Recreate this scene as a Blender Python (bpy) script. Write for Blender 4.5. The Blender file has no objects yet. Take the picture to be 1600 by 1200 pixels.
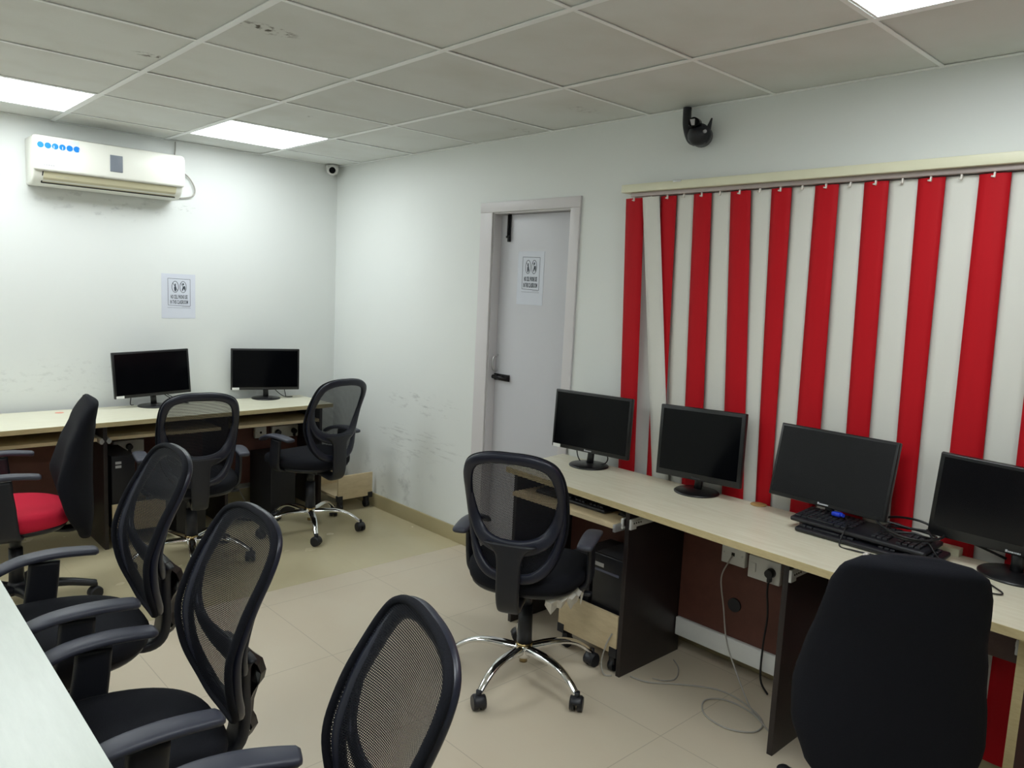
import bpy, bmesh, math, random
from mathutils import Vector, Matrix
random.seed(7)
C = bpy.context.scene.collection
scn = bpy.context.scene
pi = math.pi

# ------------------------------------------------------------------ camera, world, exposure
def make_camera():
    yaw, pitch, roll = 0.7523, -0.1223, 0.0476
    f = Vector((math.sin(yaw)*math.cos(pitch), math.cos(yaw)*math.cos(pitch), math.sin(pitch)))
    r = Vector((math.cos(yaw), -math.sin(yaw), 0)); u = r.cross(f)
    c, s = math.cos(roll), math.sin(roll)
    r2 = c*r + s*u; u2 = -s*r + c*u
    cd = bpy.data.cameras.new('camera'); cam = bpy.data.objects.new('camera', cd); C.objects.link(cam)
    cd.sensor_fit = 'HORIZONTAL'; cd.sensor_width = 36; cd.lens = 1189.9/1600*36; cd.clip_start = 0.02
    cam.matrix_world = Matrix(((r2.x, u2.x, -f.x, -2.8214), (r2.y, u2.y, -f.y, -4.9239), (r2.z, u2.z, -f.z, 1.5161), (0, 0, 0, 1)))
    scn.camera = cam
make_camera()
w = bpy.data.worlds.new('world'); scn.world = w; w.use_nodes = True
w.node_tree.nodes['Background'].inputs[0].default_value = (0.75, 0.85, 1, 1)
w.node_tree.nodes['Background'].inputs[1].default_value = 0.05
scn.view_settings.view_transform = 'Standard'
scn.view_settings.look = 'None'
scn.view_settings.gamma = 1
scn.view_settings.use_curve_mapping = False
scn.view_settings.exposure = 0.0
LIGHT = 11.4            # strength of the ceiling LED panels

H = 2.318              # ceiling height
XL, YF = -4.37, -7.0   # far ends of the room behind the camera

# ------------------------------------------------------------------ materials
def srgb(r, g, b):
    def l(c):
        c /= 255
        return c/12.92 if c <= .04045 else ((c+.055)/1.055)**2.4
    return (l(r), l(g), l(b), 1)
class NT:
    def __init__(s, name):
        s.m = bpy.data.materials.new(name); s.m.use_nodes = True
        s.t = s.m.node_tree; s.n = s.t.nodes; s.b = s.n['Principled BSDF']
    def new(s, typ, **kw):
        n = s.n.new(typ)
        for k, v in kw.items(): setattr(n, k, v)
        return n
    def link(s, a, b): s.t.links.new(a, b)
    def math(s, op, a, b=None, c=None):
        n = s.new('ShaderNodeMath', operation=op)
        for i, v in enumerate((a, b, c)):
            if v is None: continue
            if isinstance(v, (int, float)): n.inputs[i].default_value = v
            else: s.link(v, n.inputs[i])
        return n.outputs[0]
    def mix(s, fac, a, b):
        n = s.new('ShaderNodeMix', data_type='RGBA')
        for i, v in ((0, fac), (6, a), (7, b)):
            if isinstance(v, (int, float, tuple)): n.inputs[i].default_value = v
            else: s.link(v, n.inputs[i])
        return n.outputs[2]
    def noise(s, vec, scale, detail=3, rough=.5):
        n = s.new('ShaderNodeTexNoise'); n.inputs['Scale'].default_value = scale
        n.inputs['Detail'].default_value = detail; n.inputs['Roughness'].default_value = rough
        if vec is not None: s.link(vec, n.inputs['Vector'])
        return n.outputs['Fac']
    def coord(s): return s.new('ShaderNodeTexCoord').outputs['Object']
    def sep(s, v):
        n = s.new('ShaderNodeSeparateXYZ'); s.link(v, n.inputs[0]); return n.outputs
    def scale(s, v, sx, sy, sz):
        n = s.new('ShaderNodeMapping'); s.link(v, n.inputs[0]); n.inputs['Scale'].default_value = (sx, sy, sz); return n.outputs[0]
    def ramp(s, fac, lo, hi):
        n = s.new('ShaderNodeMapRange'); s.link(fac, n.inputs[0]); n.inputs[1].default_value = lo; n.inputs[2].default_value = hi
        return n.outputs[0]
    def bump(s, h, st, dist=.002):
        n = s.new('ShaderNodeBump'); n.inputs['Strength'].default_value = st; n.inputs['Distance'].default_value = dist
        s.link(h, n.inputs['Height']); s.link(n.outputs[0], s.b.inputs['Normal'])
MATS = {}
def mat(name, col, rough=.5, metal=0, var=.08, nscale=30, bump=0, spec=.5, stretch=(1, 1, 1), coat=0):
    if name in MATS: return MATS[name]
    k = NT(name); v = k.scale(k.coord(), *stretch); nz = k.noise(v, nscale)
    dark = tuple(c*(1-var) for c in col[:3])+(1,); lite = tuple(min(1, c*(1+var)) for c in col[:3])+(1,)
    k.link(k.mix(nz, dark, lite), k.b.inputs['Base Color'])
    k.b.inputs['Roughness'].default_value = rough; k.b.inputs['Metallic'].default_value = metal
    k.b.inputs['Specular IOR Level'].default_value = spec; k.b.inputs['Coat Weight'].default_value = coat
    if bump: k.bump(nz, bump)
    MATS[name] = k.m; return k.m

def wall_mat(name, scuffs, axis):
    k = NT(name); co = k.coord(); x = k.sep(co)
    h = x[0] if axis == 'x' else x[1]; z = x[2]
    base = k.mix(k.noise(co, 1.3, 2), srgb(227, 230, 227), srgb(234, 237, 234))
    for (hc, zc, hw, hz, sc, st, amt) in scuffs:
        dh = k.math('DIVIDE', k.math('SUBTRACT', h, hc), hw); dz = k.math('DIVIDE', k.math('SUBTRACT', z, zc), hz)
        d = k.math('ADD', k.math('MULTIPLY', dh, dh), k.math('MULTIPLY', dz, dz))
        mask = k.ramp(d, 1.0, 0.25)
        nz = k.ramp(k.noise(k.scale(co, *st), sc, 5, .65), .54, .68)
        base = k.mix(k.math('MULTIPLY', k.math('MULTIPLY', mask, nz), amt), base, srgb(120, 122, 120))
    k.link(base, k.b.inputs['Base Color']); k.b.inputs['Roughness'].default_value = .42
    k.b.inputs['Specular IOR Level'].default_value = .35
    k.bump(k.noise(co, 90, 2), .08, .001)
    return k.m
M_wallR = wall_mat('white_painted_wall_right', [(-1.0, .52, .55, .12, 9, (1, .6, 6), .36), (-1.1, .78, .45, .09, 14, (1, .6, 3), .35),
    (-.75, .22, .5, .22, 7, (1, 1, 1), .3), (-1.0, .33, .28, .2, 5, (1, 1, 1), .22)], 'y')
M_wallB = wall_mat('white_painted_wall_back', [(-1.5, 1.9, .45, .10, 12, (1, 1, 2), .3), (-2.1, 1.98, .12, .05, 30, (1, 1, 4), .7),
    (-1.05, 1.92, .08, .03, 40, (1, 1, 3), .6), (-1.7, .9, .6, .12, 16, (1, 1, 2), .18)], 'x')

def ceiling_mat():
    k = NT('beige_mineral_fibre_tile'); co = k.coord(); x = k.sep(co)
    cx = k.math('FLOOR', k.math('DIVIDE', k.math('ADD', x[0], .569), .6)); cy = k.math('FLOOR', k.math('DIVIDE', k.math('ADD', x[1], .335), .6))
    cv = k.new('ShaderNodeCombineXYZ'); k.link(cx, cv.inputs[0]); k.link(cy, cv.inputs[1])
    wn = k.new('ShaderNodeTexWhiteNoise'); k.link(cv.outputs[0], wn.inputs['Vector'])
    base = k.mix(wn.outputs['Value'], srgb(220, 222, 219), srgb(231, 233, 230))
    base = k.mix(k.math('MULTIPLY', k.ramp(k.noise(co, 3.2, 4), .45, .75), .25), base, srgb(186, 182, 166))
    for (sx, sy, r, amt) in ((-1.665, -2.44, .12, 1.0), (-.95, -1.35, .06, .35), (-1.82, -1.79, .08, .8), (-.25, -2.55, .12, .25), (-.1, -2.0, .1, .25)):
        dx = k.math('SUBTRACT', x[0], sx); dy = k.math('MULTIPLY', k.math('SUBTRACT', x[1], sy), 2.2)
        d = k.math('SQRT', k.math('ADD', k.math('MULTIPLY', dx, dx), k.math('MULTIPLY', dy, dy)))
        m = k.math('MULTIPLY', k.ramp(d, r, r*.4), k.ramp(k.noise(co, 38, 4), .52, .62))
        base = k.mix(k.math('MULTIPLY', m, amt), base, srgb(92, 86, 74))
    k.link(base, k.b.inputs['Base Color']); k.b.inputs['Roughness'].default_value = .85
    k.bump(k.noise(co, 260, 2), .25, .001)
    return k.m

def floor_mat():
    k = NT('vitrified_floor_tile'); co = k.coord(); x = k.sep(co)
    def lines(v, off, per):
        t = k.math('FRACT', k.math('DIVIDE', k.math('SUBTRACT', v, off), per))
        t = k.math('MINIMUM', t, k.math('SUBTRACT', 1, t))
        return k.math('MULTIPLY', t, per)
    near = k.math('LESS_THAN', x[1], -1.545)
    dx = lines(x[0], -.70, .6); dy = lines(x[1], -2.30, .6)
    d = k.math('MINIMUM', dx, dy)
    d2 = k.math('ADD', d, k.math('MULTIPLY', k.math('SUBTRACT', 1, near), 0.0))
    seam = k.math('ABSOLUTE', k.math('SUBTRACT', x[1], -1.545))
    d2 = k.math('MINIMUM', d2, seam)
    dy2 = k.math('ABSOLUTE', x[1])
    ln = k.math('MULTIPLY', k.ramp(d2, .0022, .0010), k.math('ADD', .25, k.math('MULTIPLY', near, .75)))
    n1 = k.noise(co, 1.7, 4, .6); n2 = k.noise(k.scale(co, 1, .35, 1), 5, 5, .6)
    a = k.mix(n1, srgb(210, 197, 174), srgb(201, 185, 162))
    a = k.mix(k.math('MULTIPLY', n2, .45), a, srgb(214, 208, 190))
    b = k.mix(n2, srgb(196, 184, 150), srgb(208, 198, 164))
    base = k.mix(near, b, a)
    base = k.mix(k.math('MULTIPLY', k.ramp(k.noise(co, 55, 3), .78, .82), .35), base, srgb(130, 118, 100))
    base = k.mix(k.math('MULTIPLY', ln, .38), base, srgb(120, 108, 88))
    k.link(base, k.b.inputs['Base Color'])
    r = k.math('ADD', k.math('MULTIPLY', k.noise(co, 6, 3), .12), k.math('ADD', .19, k.math('MULTIPLY', near, .12)))
    k.link(r, k.b.inputs['Roughness'])
    return k.m

def laminate(name, c1, c2, st, rough=.35):
    k = NT(name); co = k.coord()
    n1 = k.noise(k.scale(co, *st), 6, 6, .7)
    k.link(k.mix(k.ramp(n1, .35, .65), c1, c2), k.b.inputs['Base Color']); k.b.inputs['Roughness'].default_value = rough
    return k.m
M_lamR = laminate('pale_maple_laminate_grain_y', srgb(226, 222, 202), srgb(214, 208, 184), (9, .8, 9))
M_lamL = laminate('pale_maple_laminate_grain_x', srgb(226, 224, 204), srgb(216, 212, 188), (.8, 9, 9))
M_edge = laminate('beige_edge_banding', srgb(206, 190, 146), srgb(194, 176, 132), (4, 4, 20), .45)
M_maple = laminate('maple_board', srgb(222, 203, 166), srgb(210, 190, 152), (2, 2, 9), .5)
M_wenge = laminate('dark_wenge_laminate', srgb(30, 23, 24), srgb(40, 31, 31), (20, 20, 1.5), .4)
M_brown = laminate('reddish_brown_board', srgb(98, 57, 45), srgb(88, 50, 40), (3, 3, 3), .6)
M_mauve = laminate('grey_brown_board', srgb(104, 84, 80), srgb(94, 74, 72), (3, 3, 3), .6)
M_white_near = laminate('pale_green_white_laminate', srgb(208, 214, 206), srgb(200, 206, 198), (6, .8, 6), .3)
M_grid = mat('painted_steel_grid', srgb(250, 252, 252), .45, var=.02)
M_gap = mat('dark_gap', srgb(40, 38, 34), .9)
M_skirt = mat('beige_tile_skirting', srgb(176, 164, 128), .35, var=.05, nscale=8)
M_doorp = mat('lilac_grey_door_paint', srgb(205, 205, 210), .4, var=.02, nscale=3)
M_frame = mat('lilac_white_frame_paint', srgb(216, 212, 213), .35, var=.02, nscale=5)
M_blackmetal = mat('worn_black_metal', srgb(30, 28, 30), .35, .6, var=.2)
M_steel = mat('zinc_plated_steel', srgb(205, 205, 205), .3, .7, var=.05)
M_slide = mat('bright_zinc_runner', srgb(214, 214, 212), .4, .1, var=.05)
M_chrome = mat('chrome', (.82, .82, .82, 1), .09, 1, var=.03, nscale=12)
M_bronze = mat('tarnished_brass', srgb(150, 130, 90), .25, 1, var=.1)
M_plastic = mat('black_plastic', srgb(27, 28, 34), .42, var=.12, nscale=60)
M_armtop = mat('grey_black_arm_rubber', srgb(56, 58, 70), .45, var=.1, nscale=25)
M_framepl = mat('blue_black_frame_plastic', srgb(23, 26, 42), .36, var=.1, nscale=40)
M_fabric = mat('black_fabric', srgb(21, 22, 28), .9, var=.3, nscale=400, bump=.4, spec=.2)
M_redfab = mat('red_fabric', srgb(200, 34, 60), .85, var=.1, nscale=350, bump=.3, spec=.2)
M_screen = mat('glossy_screen', srgb(5, 6, 9), .12, var=.1, spec=.16)
M_screenm = mat('matte_screen', srgb(17, 17, 20), .25, var=.1, spec=.25)
M_bezel = mat('black_bezel_plastic', srgb(20, 20, 22), .3, var=.08)
M_wplastic = mat('white_plastic', srgb(226, 226, 222), .35, var=.02)
M_ac = mat('ivory_ac_plastic', srgb(238, 238, 228), .3, var=.015, nscale=4)
M_aclouv = mat('yellowed_louvre_plastic', srgb(214, 208, 176), .4, var=.03, nscale=6)
M_acgrey = mat('grey_display_window', srgb(126, 132, 142), .3, var=.02)
M_blue = mat('blue_sticker', srgb(10, 130, 220), .5, var=.05)
M_foil = mat('pale_sticker_foil', srgb(222, 230, 226), .3, var=.04)
M_ink = mat('printed_ink', srgb(60, 68, 80), .6, var=.1)
M_paper = mat('copier_paper', srgb(216, 220, 230), .6, var=.015)
M_red = mat('red_blind_fabric', srgb(188, 10, 26), .65, var=.05, nscale=20, stretch=(1, 3, .3), spec=.25)
M_white = mat('white_blind_fabric', srgb(222, 221, 213), .6, var=.03, nscale=5, stretch=(1, 3, .4))
M_rail = mat('cream_headrail', srgb(226, 224, 196), .35, var=.02)
M_railin = mat('aluminium_track', srgb(168, 156, 152), .4, .3, var=.05)
M_clip = mat('clear_plastic_clip', srgb(230, 224, 216), .2, var=.05)
M_cabbl = mat('black_cable', srgb(18, 18, 20), .45)
M_cabgr = mat('grey_cable', srgb(168, 164, 156), .5)
M_cork = mat('wood_grommet', srgb(178, 142, 88), .6, var=.15)
M_bluepl = mat('blue_connector_plastic', srgb(28, 60, 200), .4)
M_case = mat('black_case_metal', srgb(24, 24, 30), .4, var=.1)
M_casegr = mat('dark_grey_case', srgb(50, 50, 54), .5, var=.1)
M_slot = mat('blue_grey_slot', srgb(86, 90, 112), .35)
M_label = mat('silver_label', srgb(186, 184, 186), .5, var=.05)
M_torn = mat('torn_clear_film', srgb(214, 210, 200), .25, var=.15, nscale=30)
M_torn2 = mat('brown_scuffed_film', srgb(46, 41, 38), .3, var=.3, nscale=30)
M_logo = mat('white_logo_paint', srgb(190, 192, 196), .5)
M_stain = mat('red_mark', srgb(226, 150, 130), .6)

def emis(name, col, st):
    k = NT(name); co = k.coord(); k.b.inputs['Base Color'].default_value = (.9, .9, .9, 1)
    k.b.inputs['Emission Color'].default_value = col; k.b.inputs['Emission Strength'].default_value = st
    return k.m
M_led = emis('led_diffuser', (.94, 1.0, 1.02, 1), LIGHT)

def mesh_mat():
    k = NT('woven_black_net'); co = k.coord(); x = k.sep(co)
    p = .0042
    def holes(v, off):
        t = k.math('FRACT', k.math('ADD', k.math('DIVIDE', v, p), off)); return k.math('ABSOLUTE', k.math('SUBTRACT', t, .5))
    row = k.math('MULTIPLY', k.math('MODULO', k.math('FLOOR', k.math('ADD', k.math('DIVIDE', x[2], p), 1000)), 2), .5)
    a = holes(x[1], row); b = holes(x[2], 0)
    dd = k.math('ADD', k.math('MULTIPLY', a, a), k.math('MULTIPLY', b, b))
    hole = k.ramp(dd, .095, .070)
    alpha = k.math('SUBTRACT', 1, hole)
    k.link(k.mix(k.noise(co, 60), srgb(16, 17, 22), srgb(26, 27, 34)), k.b.inputs['Base Color'])
    k.b.inputs['Roughness'].default_value = .7; k.b.inputs['Specular IOR Level'].default_value = .2
    k.link(alpha, k.b.inputs['Alpha'])
    return k.m
M_net = mesh_mat()

# ------------------------------------------------------------------ mesh helpers
class MB:
    def __init__(s): s.v = []; s.f = []; s.mi = []; s.sm = []
    def add(s, vs, fs, mi=0, smooth=False, M=None):
        o = len(s.v)
        s.v += [tuple((M @ Vector(p)) if M is not None else p) for p in vs]
        for f in fs: s.f.append(tuple(i+o for i in f)); s.mi.append(mi); s.sm.append(smooth)
        return s
    def box(s, a, b, bev=0, mi=0, M=None):
        x0, y0, z0 = (min(a[i], b[i]) for i in range(3)); x1, y1, z1 = (max(a[i], b[i]) for i in range(3))
        if bev <= 0:
            vs = [(x0, y0, z0), (x1, y0, z0), (x1, y1, z0), (x0, y1, z0), (x0, y0, z1), (x1, y0, z1), (x1, y1, z1), (x0, y1, z1)]
            return s.add(vs, [(0, 3, 2, 1), (4, 5, 6, 7), (0, 1, 5, 4), (1, 2, 6, 5), (2, 3, 7, 6), (3, 0, 4, 7)], mi, False, M)
        bm = bmesh.new(); bmesh.ops.create_cube(bm, size=1)
        for v in bm.verts: v.co = Vector(((x0+x1)/2+v.co.x*(x1-x0), (y0+y1)/2+v.co.y*(y1-y0), (z0+z1)/2+v.co.z*(z1-z0)))
        bev = min(bev, .49*min(x1-x0, y1-y0, z1-z0))
        bmesh.ops.bevel(bm, geom=list(bm.edges), offset=bev, segments=3, affect='EDGES', profile=.5)
        bm.verts.index_update()
        s.add([v.co[:] for v in bm.verts], [[v.index for v in f.verts] for f in bm.faces], mi, True, M); bm.free(); return s
    def cyl(s, p0, p1, r0, r1=None, n=24, mi=0, caps=True, smooth=True):
        if r1 is None: r1 = r0
        p0, p1 = Vector(p0), Vector(p1); d = (p1-p0).normalized()
        a = d.orthogonal().normalized(); b = d.cross(a)
        vs = [tuple(p0+(a*math.cos(t)+b*math.sin(t))*r0) for t in [2*pi*i/n for i in range(n)]]
        vs += [tuple(p1+(a*math.cos(t)+b*math.sin(t))*r1) for t in [2*pi*i/n for i in range(n)]]
        s.add(vs, [(i, (i+1) % n, n+(i+1) % n, n+i) for i in range(n)], mi, smooth)
        if caps: s.add(vs, [tuple(range(n-1, -1, -1)), tuple(range(n, 2*n))], mi, False)
        return s
    def lathe(s, prof, n=32, mi=0, M=None):
        vs = []; fs = []
        for (r, z) in prof: vs += [(r*math.cos(2*pi*i/n), r*math.sin(2*pi*i/n), z) for i in range(n)]
        for k in range(len(prof)-1):
            for i in range(n): fs.append((k*n+i, k*n+(i+1) % n, (k+1)*n+(i+1) % n, (k+1)*n+i))
        s.add(vs, fs, mi, True, M)
        if prof[0][0] > 1e-5: s.add(vs[:n], [tuple(range(n-1, -1, -1))], mi, False, M)
        if prof[-1][0] > 1e-5: s.add(vs[-n:], [tuple(range(n))], mi, False, M)
        return s
    def loft(s, rings, mi=0, closed_path=False, caps=True, smooth=True):
        n = len(rings[0]); vs = [tuple(p) for r in rings for p in r]; fs = []; m = len(rings)
        for k in range(m if closed_path else m-1):
            k2 = (k+1) % m
            for i in range(n): fs.append((k*n+i, k*n+(i+1) % n, k2*n+(i+1) % n, k2*n+i))
        if caps and not closed_path: fs += [tuple(range(n-1, -1, -1)), tuple((m-1)*n+i for i in range(n))]
        return s.add(vs, fs, mi, smooth)
    def sweep(s, pts, W, T, normal=None, closed=False, n=12, mi=0, e=2.6):
        """band with superellipse section; W along the side direction, T along the normal direction (may be lists)."""
        pts = [Vector(p) for p in pts]; m = len(pts); rings = []
        for k in range(m):
            a = pts[(k-1) % m] if (closed or k > 0) else pts[k]; b = pts[(k+1) % m] if (closed or k < m-1) else pts[k]
            t = (b-a).normalized()
            nn = Vector(normal[k] if isinstance(normal, list) else normal)
            side = t.cross(nn).normalized(); nn = side.cross(t).normalized()
            ww = W[k] if isinstance(W, (list, tuple)) else W; tt = T[k] if isinstance(T, (list, tuple)) else T
            ring = []
            for i in range(n):
                q = 2*pi*i/n; cc, ss = math.cos(q), math.sin(q)
                ring.append(pts[k]+side*(ww/2*math.copysign(abs(cc)**(2/e), cc))+nn*(tt/2*math.copysign(abs(ss)**(2/e), ss)))
            rings.append(ring)
        return s.loft(rings, mi, closed)
    def build(s, name, m, parent=None, mats=None):
        me = bpy.data.meshes.new(name); me.from_pydata(s.v, [], s.f)
        for p, i, sm in zip(me.polygons, s.mi, s.sm): p.material_index = i; p.use_smooth = sm
        for mm in (mats or [m]): me.materials.append(mm)
        bm = bmesh.new(); bm.from_mesh(me); bmesh.ops.remove_doubles(bm, verts=bm.verts, dist=1e-6)
        bmesh.ops.recalc_face_normals(bm, faces=bm.faces); bm.to_mesh(me); bm.free()
        o = bpy.data.objects.new(name, me); C.objects.link(o)
        if parent is not None: o.parent = parent
        return o
def cr(pts, n=6, closed=False):
    """Catmull-Rom resample"""
    P = [Vector(p) for p in pts]; m = len(P); out = []
    for k in range(m if closed else m-1):
        g = lambda i: P[i % m] if closed else P[max(0, min(m-1, i))]
        a, b, c, d = g(k-1), g(k), g(k+1), g(k+2)
        for i in range(n):
            t = i/n; out.append(.5*((2*b)+(c-a)*t+(2*a-5*b+4*c-d)*t*t+(3*b-a-3*c+d)*t**3))
    if not closed: out.append(P[-1])
    return out
def interp(tab, x):
    if x <= tab[0][0]: return tab[0][1]
    for (a, b), (c, d) in zip(tab, tab[1:]):
        if x <= c:
            t = (x-a)/(c-a); t = t*t*(3-2*t)*.5+t*.5; return b+(d-b)*t
    return tab[-1][1]
def tube(name, pts, r, m, parent=None, n=6, seg=8, mb=None):
    b = mb or MB(); P = cr(pts, n); rings = []; prev = None
    for k in range(len(P)):
        t = (P[min(k+1, len(P)-1)]-P[max(k-1, 0)]).normalized()
        a = (prev - t*prev.dot(t)) if prev is not None else t.orthogonal()
        if a.length < 1e-6: a = t.orthogonal()
        a.normalize(); prev = a; c = t.cross(a)
        rings.append([P[k]+(a*math.cos(q)+c*math.sin(q))*r for q in [2*pi*i/seg for i in range(seg)]])
    b.loft(rings)
    return None if mb else b.build(name, m, parent)
def tag(o, label=None, cat=None, group=None, kind=None):
    if label: o['label'] = label
    if cat: o['category'] = cat
    if group: o['group'] = group
    if kind: o['kind'] = kind
    return o
def thing(name, label, cat, loc=(0, 0, 0), rz=0, group=None):
    o = bpy.data.objects.new(name, None); C.objects.link(o); o.empty_display_size = .05
    o.location = loc; o.rotation_euler = (0, 0, rz)
    return tag(o, label, cat, group)
def copy_tree(o, parent=None):
    c = o.copy(); C.objects.link(c); c.parent = parent
    for ch in list(o.children): copy_tree(ch, c)
    return c
def struct(o, label=None):
    o['kind'] = 'structure'
    if label: o['label'] = label
    return o
def text_mb(mb, s, size, M, mi=0, bold=0, xs=1, depth=.0004):
    cu = bpy.data.curves.new('t', 'FONT'); cu.body = s; cu.size = size; cu.align_x = 'CENTER'; cu.offset = bold; cu.resolution_u = 3; cu.extrude = depth
    ob = bpy.data.objects.new('t', cu); C.objects.link(ob)
    dg = bpy.context.evaluated_depsgraph_get(); me = bpy.data.meshes.new_from_object(ob.evaluated_get(dg))
    mb.add([M @ Vector((v.co.x*xs, v.co.y, v.co.z)) for v in me.vertices], [tuple(p.vertices) for p in me.polygons], mi)
    bpy.data.objects.remove(ob); bpy.data.meshes.remove(me)

# ------------------------------------------------------------------ room shell
T = .12
struct(MB().box((XL-T, YF-T, -.1), (T+.2, T, 0)).build('floor', floor_mat()), 'beige vitrified tile floor')
# the right wall with the door opening
DY0, DY1, DZ = -1.70, -2.285, 1.935
wb = MB(); wb.box((0, T, 0), (T+.1, DY0, H+.2)); wb.box((0, DY1, 0), (T+.1, YF-T, H+.2)); wb.box((0, DY0, DZ), (T+.1, DY1, H+.2))
struct(wb.build('wall_right', M_wallR), 'white painted wall with the door and the striped blind')
struct(MB().box((XL-T, 0, 0), (0, T, H+.2)).build('wall_back', M_wallB), 'white painted wall behind the air conditioner')
struct(MB().box((XL-T, YF, 0), (XL, 0, H+.2)).build('wall_left', M_wallB))
struct(MB().box((XL-T, YF-T, 0), (0, YF, H+.2)).build('wall_front', M_wallR))
# ceiling: tiles with the cells of the light panels left open
gx = [-.569-.6*i for i in range(0, 7)]; gy = [-.335-.6*i for i in range(0, 12)]
XS = [0]+[x for x in gx if x > XL]+[XL]; YS = [0]+[y for y in gy if y > YF]+[YF]
LIGHTS = [(-.569, -.335), (-1.769, -.335), (-.569, -3.935), (-1.769, -3.935), (-2.969, -3.935), (-2.969, -.335), (-2.969, -2.135)]
cb = MB()
for xa, xb in zip(XS, XS[1:]):
    for ya, yb in zip(YS, YS[1:]):
        if any(abs(xa-l[0]) < .01 and abs(ya-l[1]) < .01 for l in LIGHTS): cb.box((xa, ya, H+.03), (xb, yb, H+.06)); continue
        g = .0025
        dz = random.uniform(0, .002)
        cb.box((xa-g, ya-g, H+.004+dz), (xb+g, yb+g, H+.02))
struct(cb.build('ceiling', ceiling_mat()), 'suspended ceiling of beige grey tiles')
gb = MB()
for x in gx:
    if x > XL: gb.box((x-.012, 0, H), (x+.012, YF, H+.003)); gb.box((x-.0015, 0, H+.003), (x+.0015, YF, H+.03))
for y in gy:
    if y > YF: gb.box((0, y-.0075, H+.0005), (XL, y+.0075, H+.0032)); gb.box((0, y-.0015, H+.003), (XL, y+.0015, H+.03))
gb.box((0, 0, H), (-.018, YF, H+.003)); gb.box((0, 0, H), (XL, -.018, H+.003))
gb.box((XL, YF, H), (0, YF+.018, H+.003)); gb.box((XL, 0, H), (XL+.018, YF, H+.003))
struct(gb.build('trim_1', M_grid), 'white metal grid of the suspended ceiling')
struct(MB().box((XL, YF, H+.1), (0, 0, H+.12)).build('trim_2', M_gap), 'dark void above the ceiling tiles')
# skirting
struct(MB().box((-.012, -.012, 0), (0, DY0+.10, .092), .002).build('baseboard_right', M_skirt), 'beige tile skirting')
struct(MB().box((-.012, DY1-.065, 0), (0, YF, .092), .002).build('baseboard_right_2', M_skirt))
struct(MB().box((XL, -.012, 0), (-.012, 0, .092), .002).build('baseboard_back', M_skirt))
# door
dr = struct(bpy.data.objects.new('door_1', None), 'lilac grey flush door closed in a white frame'); C.objects.link(dr); dr.location = (.05, (DY0+DY1)/2, 0)
def drl(x, y, z): return (x-.05, y-(DY0+DY1)/2, z)
MB().box(drl(.055, DY0-.006, .008), drl(.09, DY1+.004, DZ-.008), .002).build('door_panel', M_doorp, dr)
fb = MB()
fb.box(drl(-.012, -1.60, 0), drl(-.0005, DY0, DZ), .002); fb.box(drl(-.012, DY1, 0), drl(-.0005, -2.348, DZ), .002); fb.box(drl(-.0125, -1.598, DZ+.0005), drl(-.0005, -2.350, 1.99), .002)
fb.box(drl(-.0005, DY0-.0005, 0), drl(.11, DY0-.006, DZ-.0065)); fb.box(drl(-.0005, DY1+.0005, 0), drl(.11, DY1+.004, DZ-.0065)); fb.box(drl(-.0005, DY0-.0005, DZ-.006), drl(.11, DY1+.0005, DZ-.0005))
fb.box(drl(.012, DY1+.0045, 0), drl(.054, DY1+.02, DZ-.007))
fb.build('door_frame', M_frame, dr)
b = MB(); b.box(drl(.044, -1.768, 1.935-.155), drl(.055, -1.786, 1.935-.005), .002); b.cyl(drl(.040, -1.777, 1.80), drl(.040, -1.777, 1.925), .006); b.cyl(drl(.04, -1.777, 1.835), drl(.025, -1.79, 1.832), .004); b.box(drl(.036, -1.764, 1.80), drl(.05, -1.79, 1.812), .002)
tag(b.build('tower_bolt', M_blackmetal, dr), 'black tower bolt')
b = MB(); b.box(drl(.046, -1.705, 1.008), drl(.055, -1.83, 1.045), .002); b.cyl(drl(.038, -1.69, 1.026), drl(.038, -1.83, 1.024), .011); b.box(drl(.03, -1.73, 1.012), drl(.05, -1.745, 1.042), .003); b.cyl(drl(.035, -1.80, 1.03), drl(.02, -1.80, 1.045), .004)
tag(b.build('latch', M_blackmetal, dr), 'black sliding latch')
b = MB(); tube('', [drl(.054, -1.722, 1.15), drl(.03, -1.720, 1.142), drl(.02, -1.718, 1.105), drl(.03, -1.720, 1.068), drl(.054, -1.722, 1.06)], .005, None, mb=b)
tag(b.build('pull_handle', M_steel, dr), 'small steel pull handle')

# light panels
lights = []
lp = thing('ceiling_light', None, 'ceiling light', (0, 0, H), 0, 'square LED panels in the ceiling grid')
MB().box((-.28, -.28, .0), (.28, .28, .006)).build('diffuser', M_led, lp)
fr = MB()
for a, b_ in (((-.288, -.288), (.288, -.28)), ((-.288, .28), (.288, .288)), ((-.288, -.28), (-.28, .28)), ((.28, -.28), (.288, .28))): fr.box((a[0], a[1], -.001), (b_[0], b_[1], .02))
fr.build('frame', M_grid, lp)
labs = ['lit square ceiling panel right of the air conditioner', 'lit square ceiling panel above and left of the air conditioner', 'lit square ceiling panel at the top right corner above the blind']
for i, (x, y) in enumerate(LIGHTS):
    o = lp if i == 0 else copy_tree(lp)
    o.location = (x-.3, y-.3, H+.001)
    o['label'] = labs[i] if i < 3 else 'lit square ceiling panel behind the camera'

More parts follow.
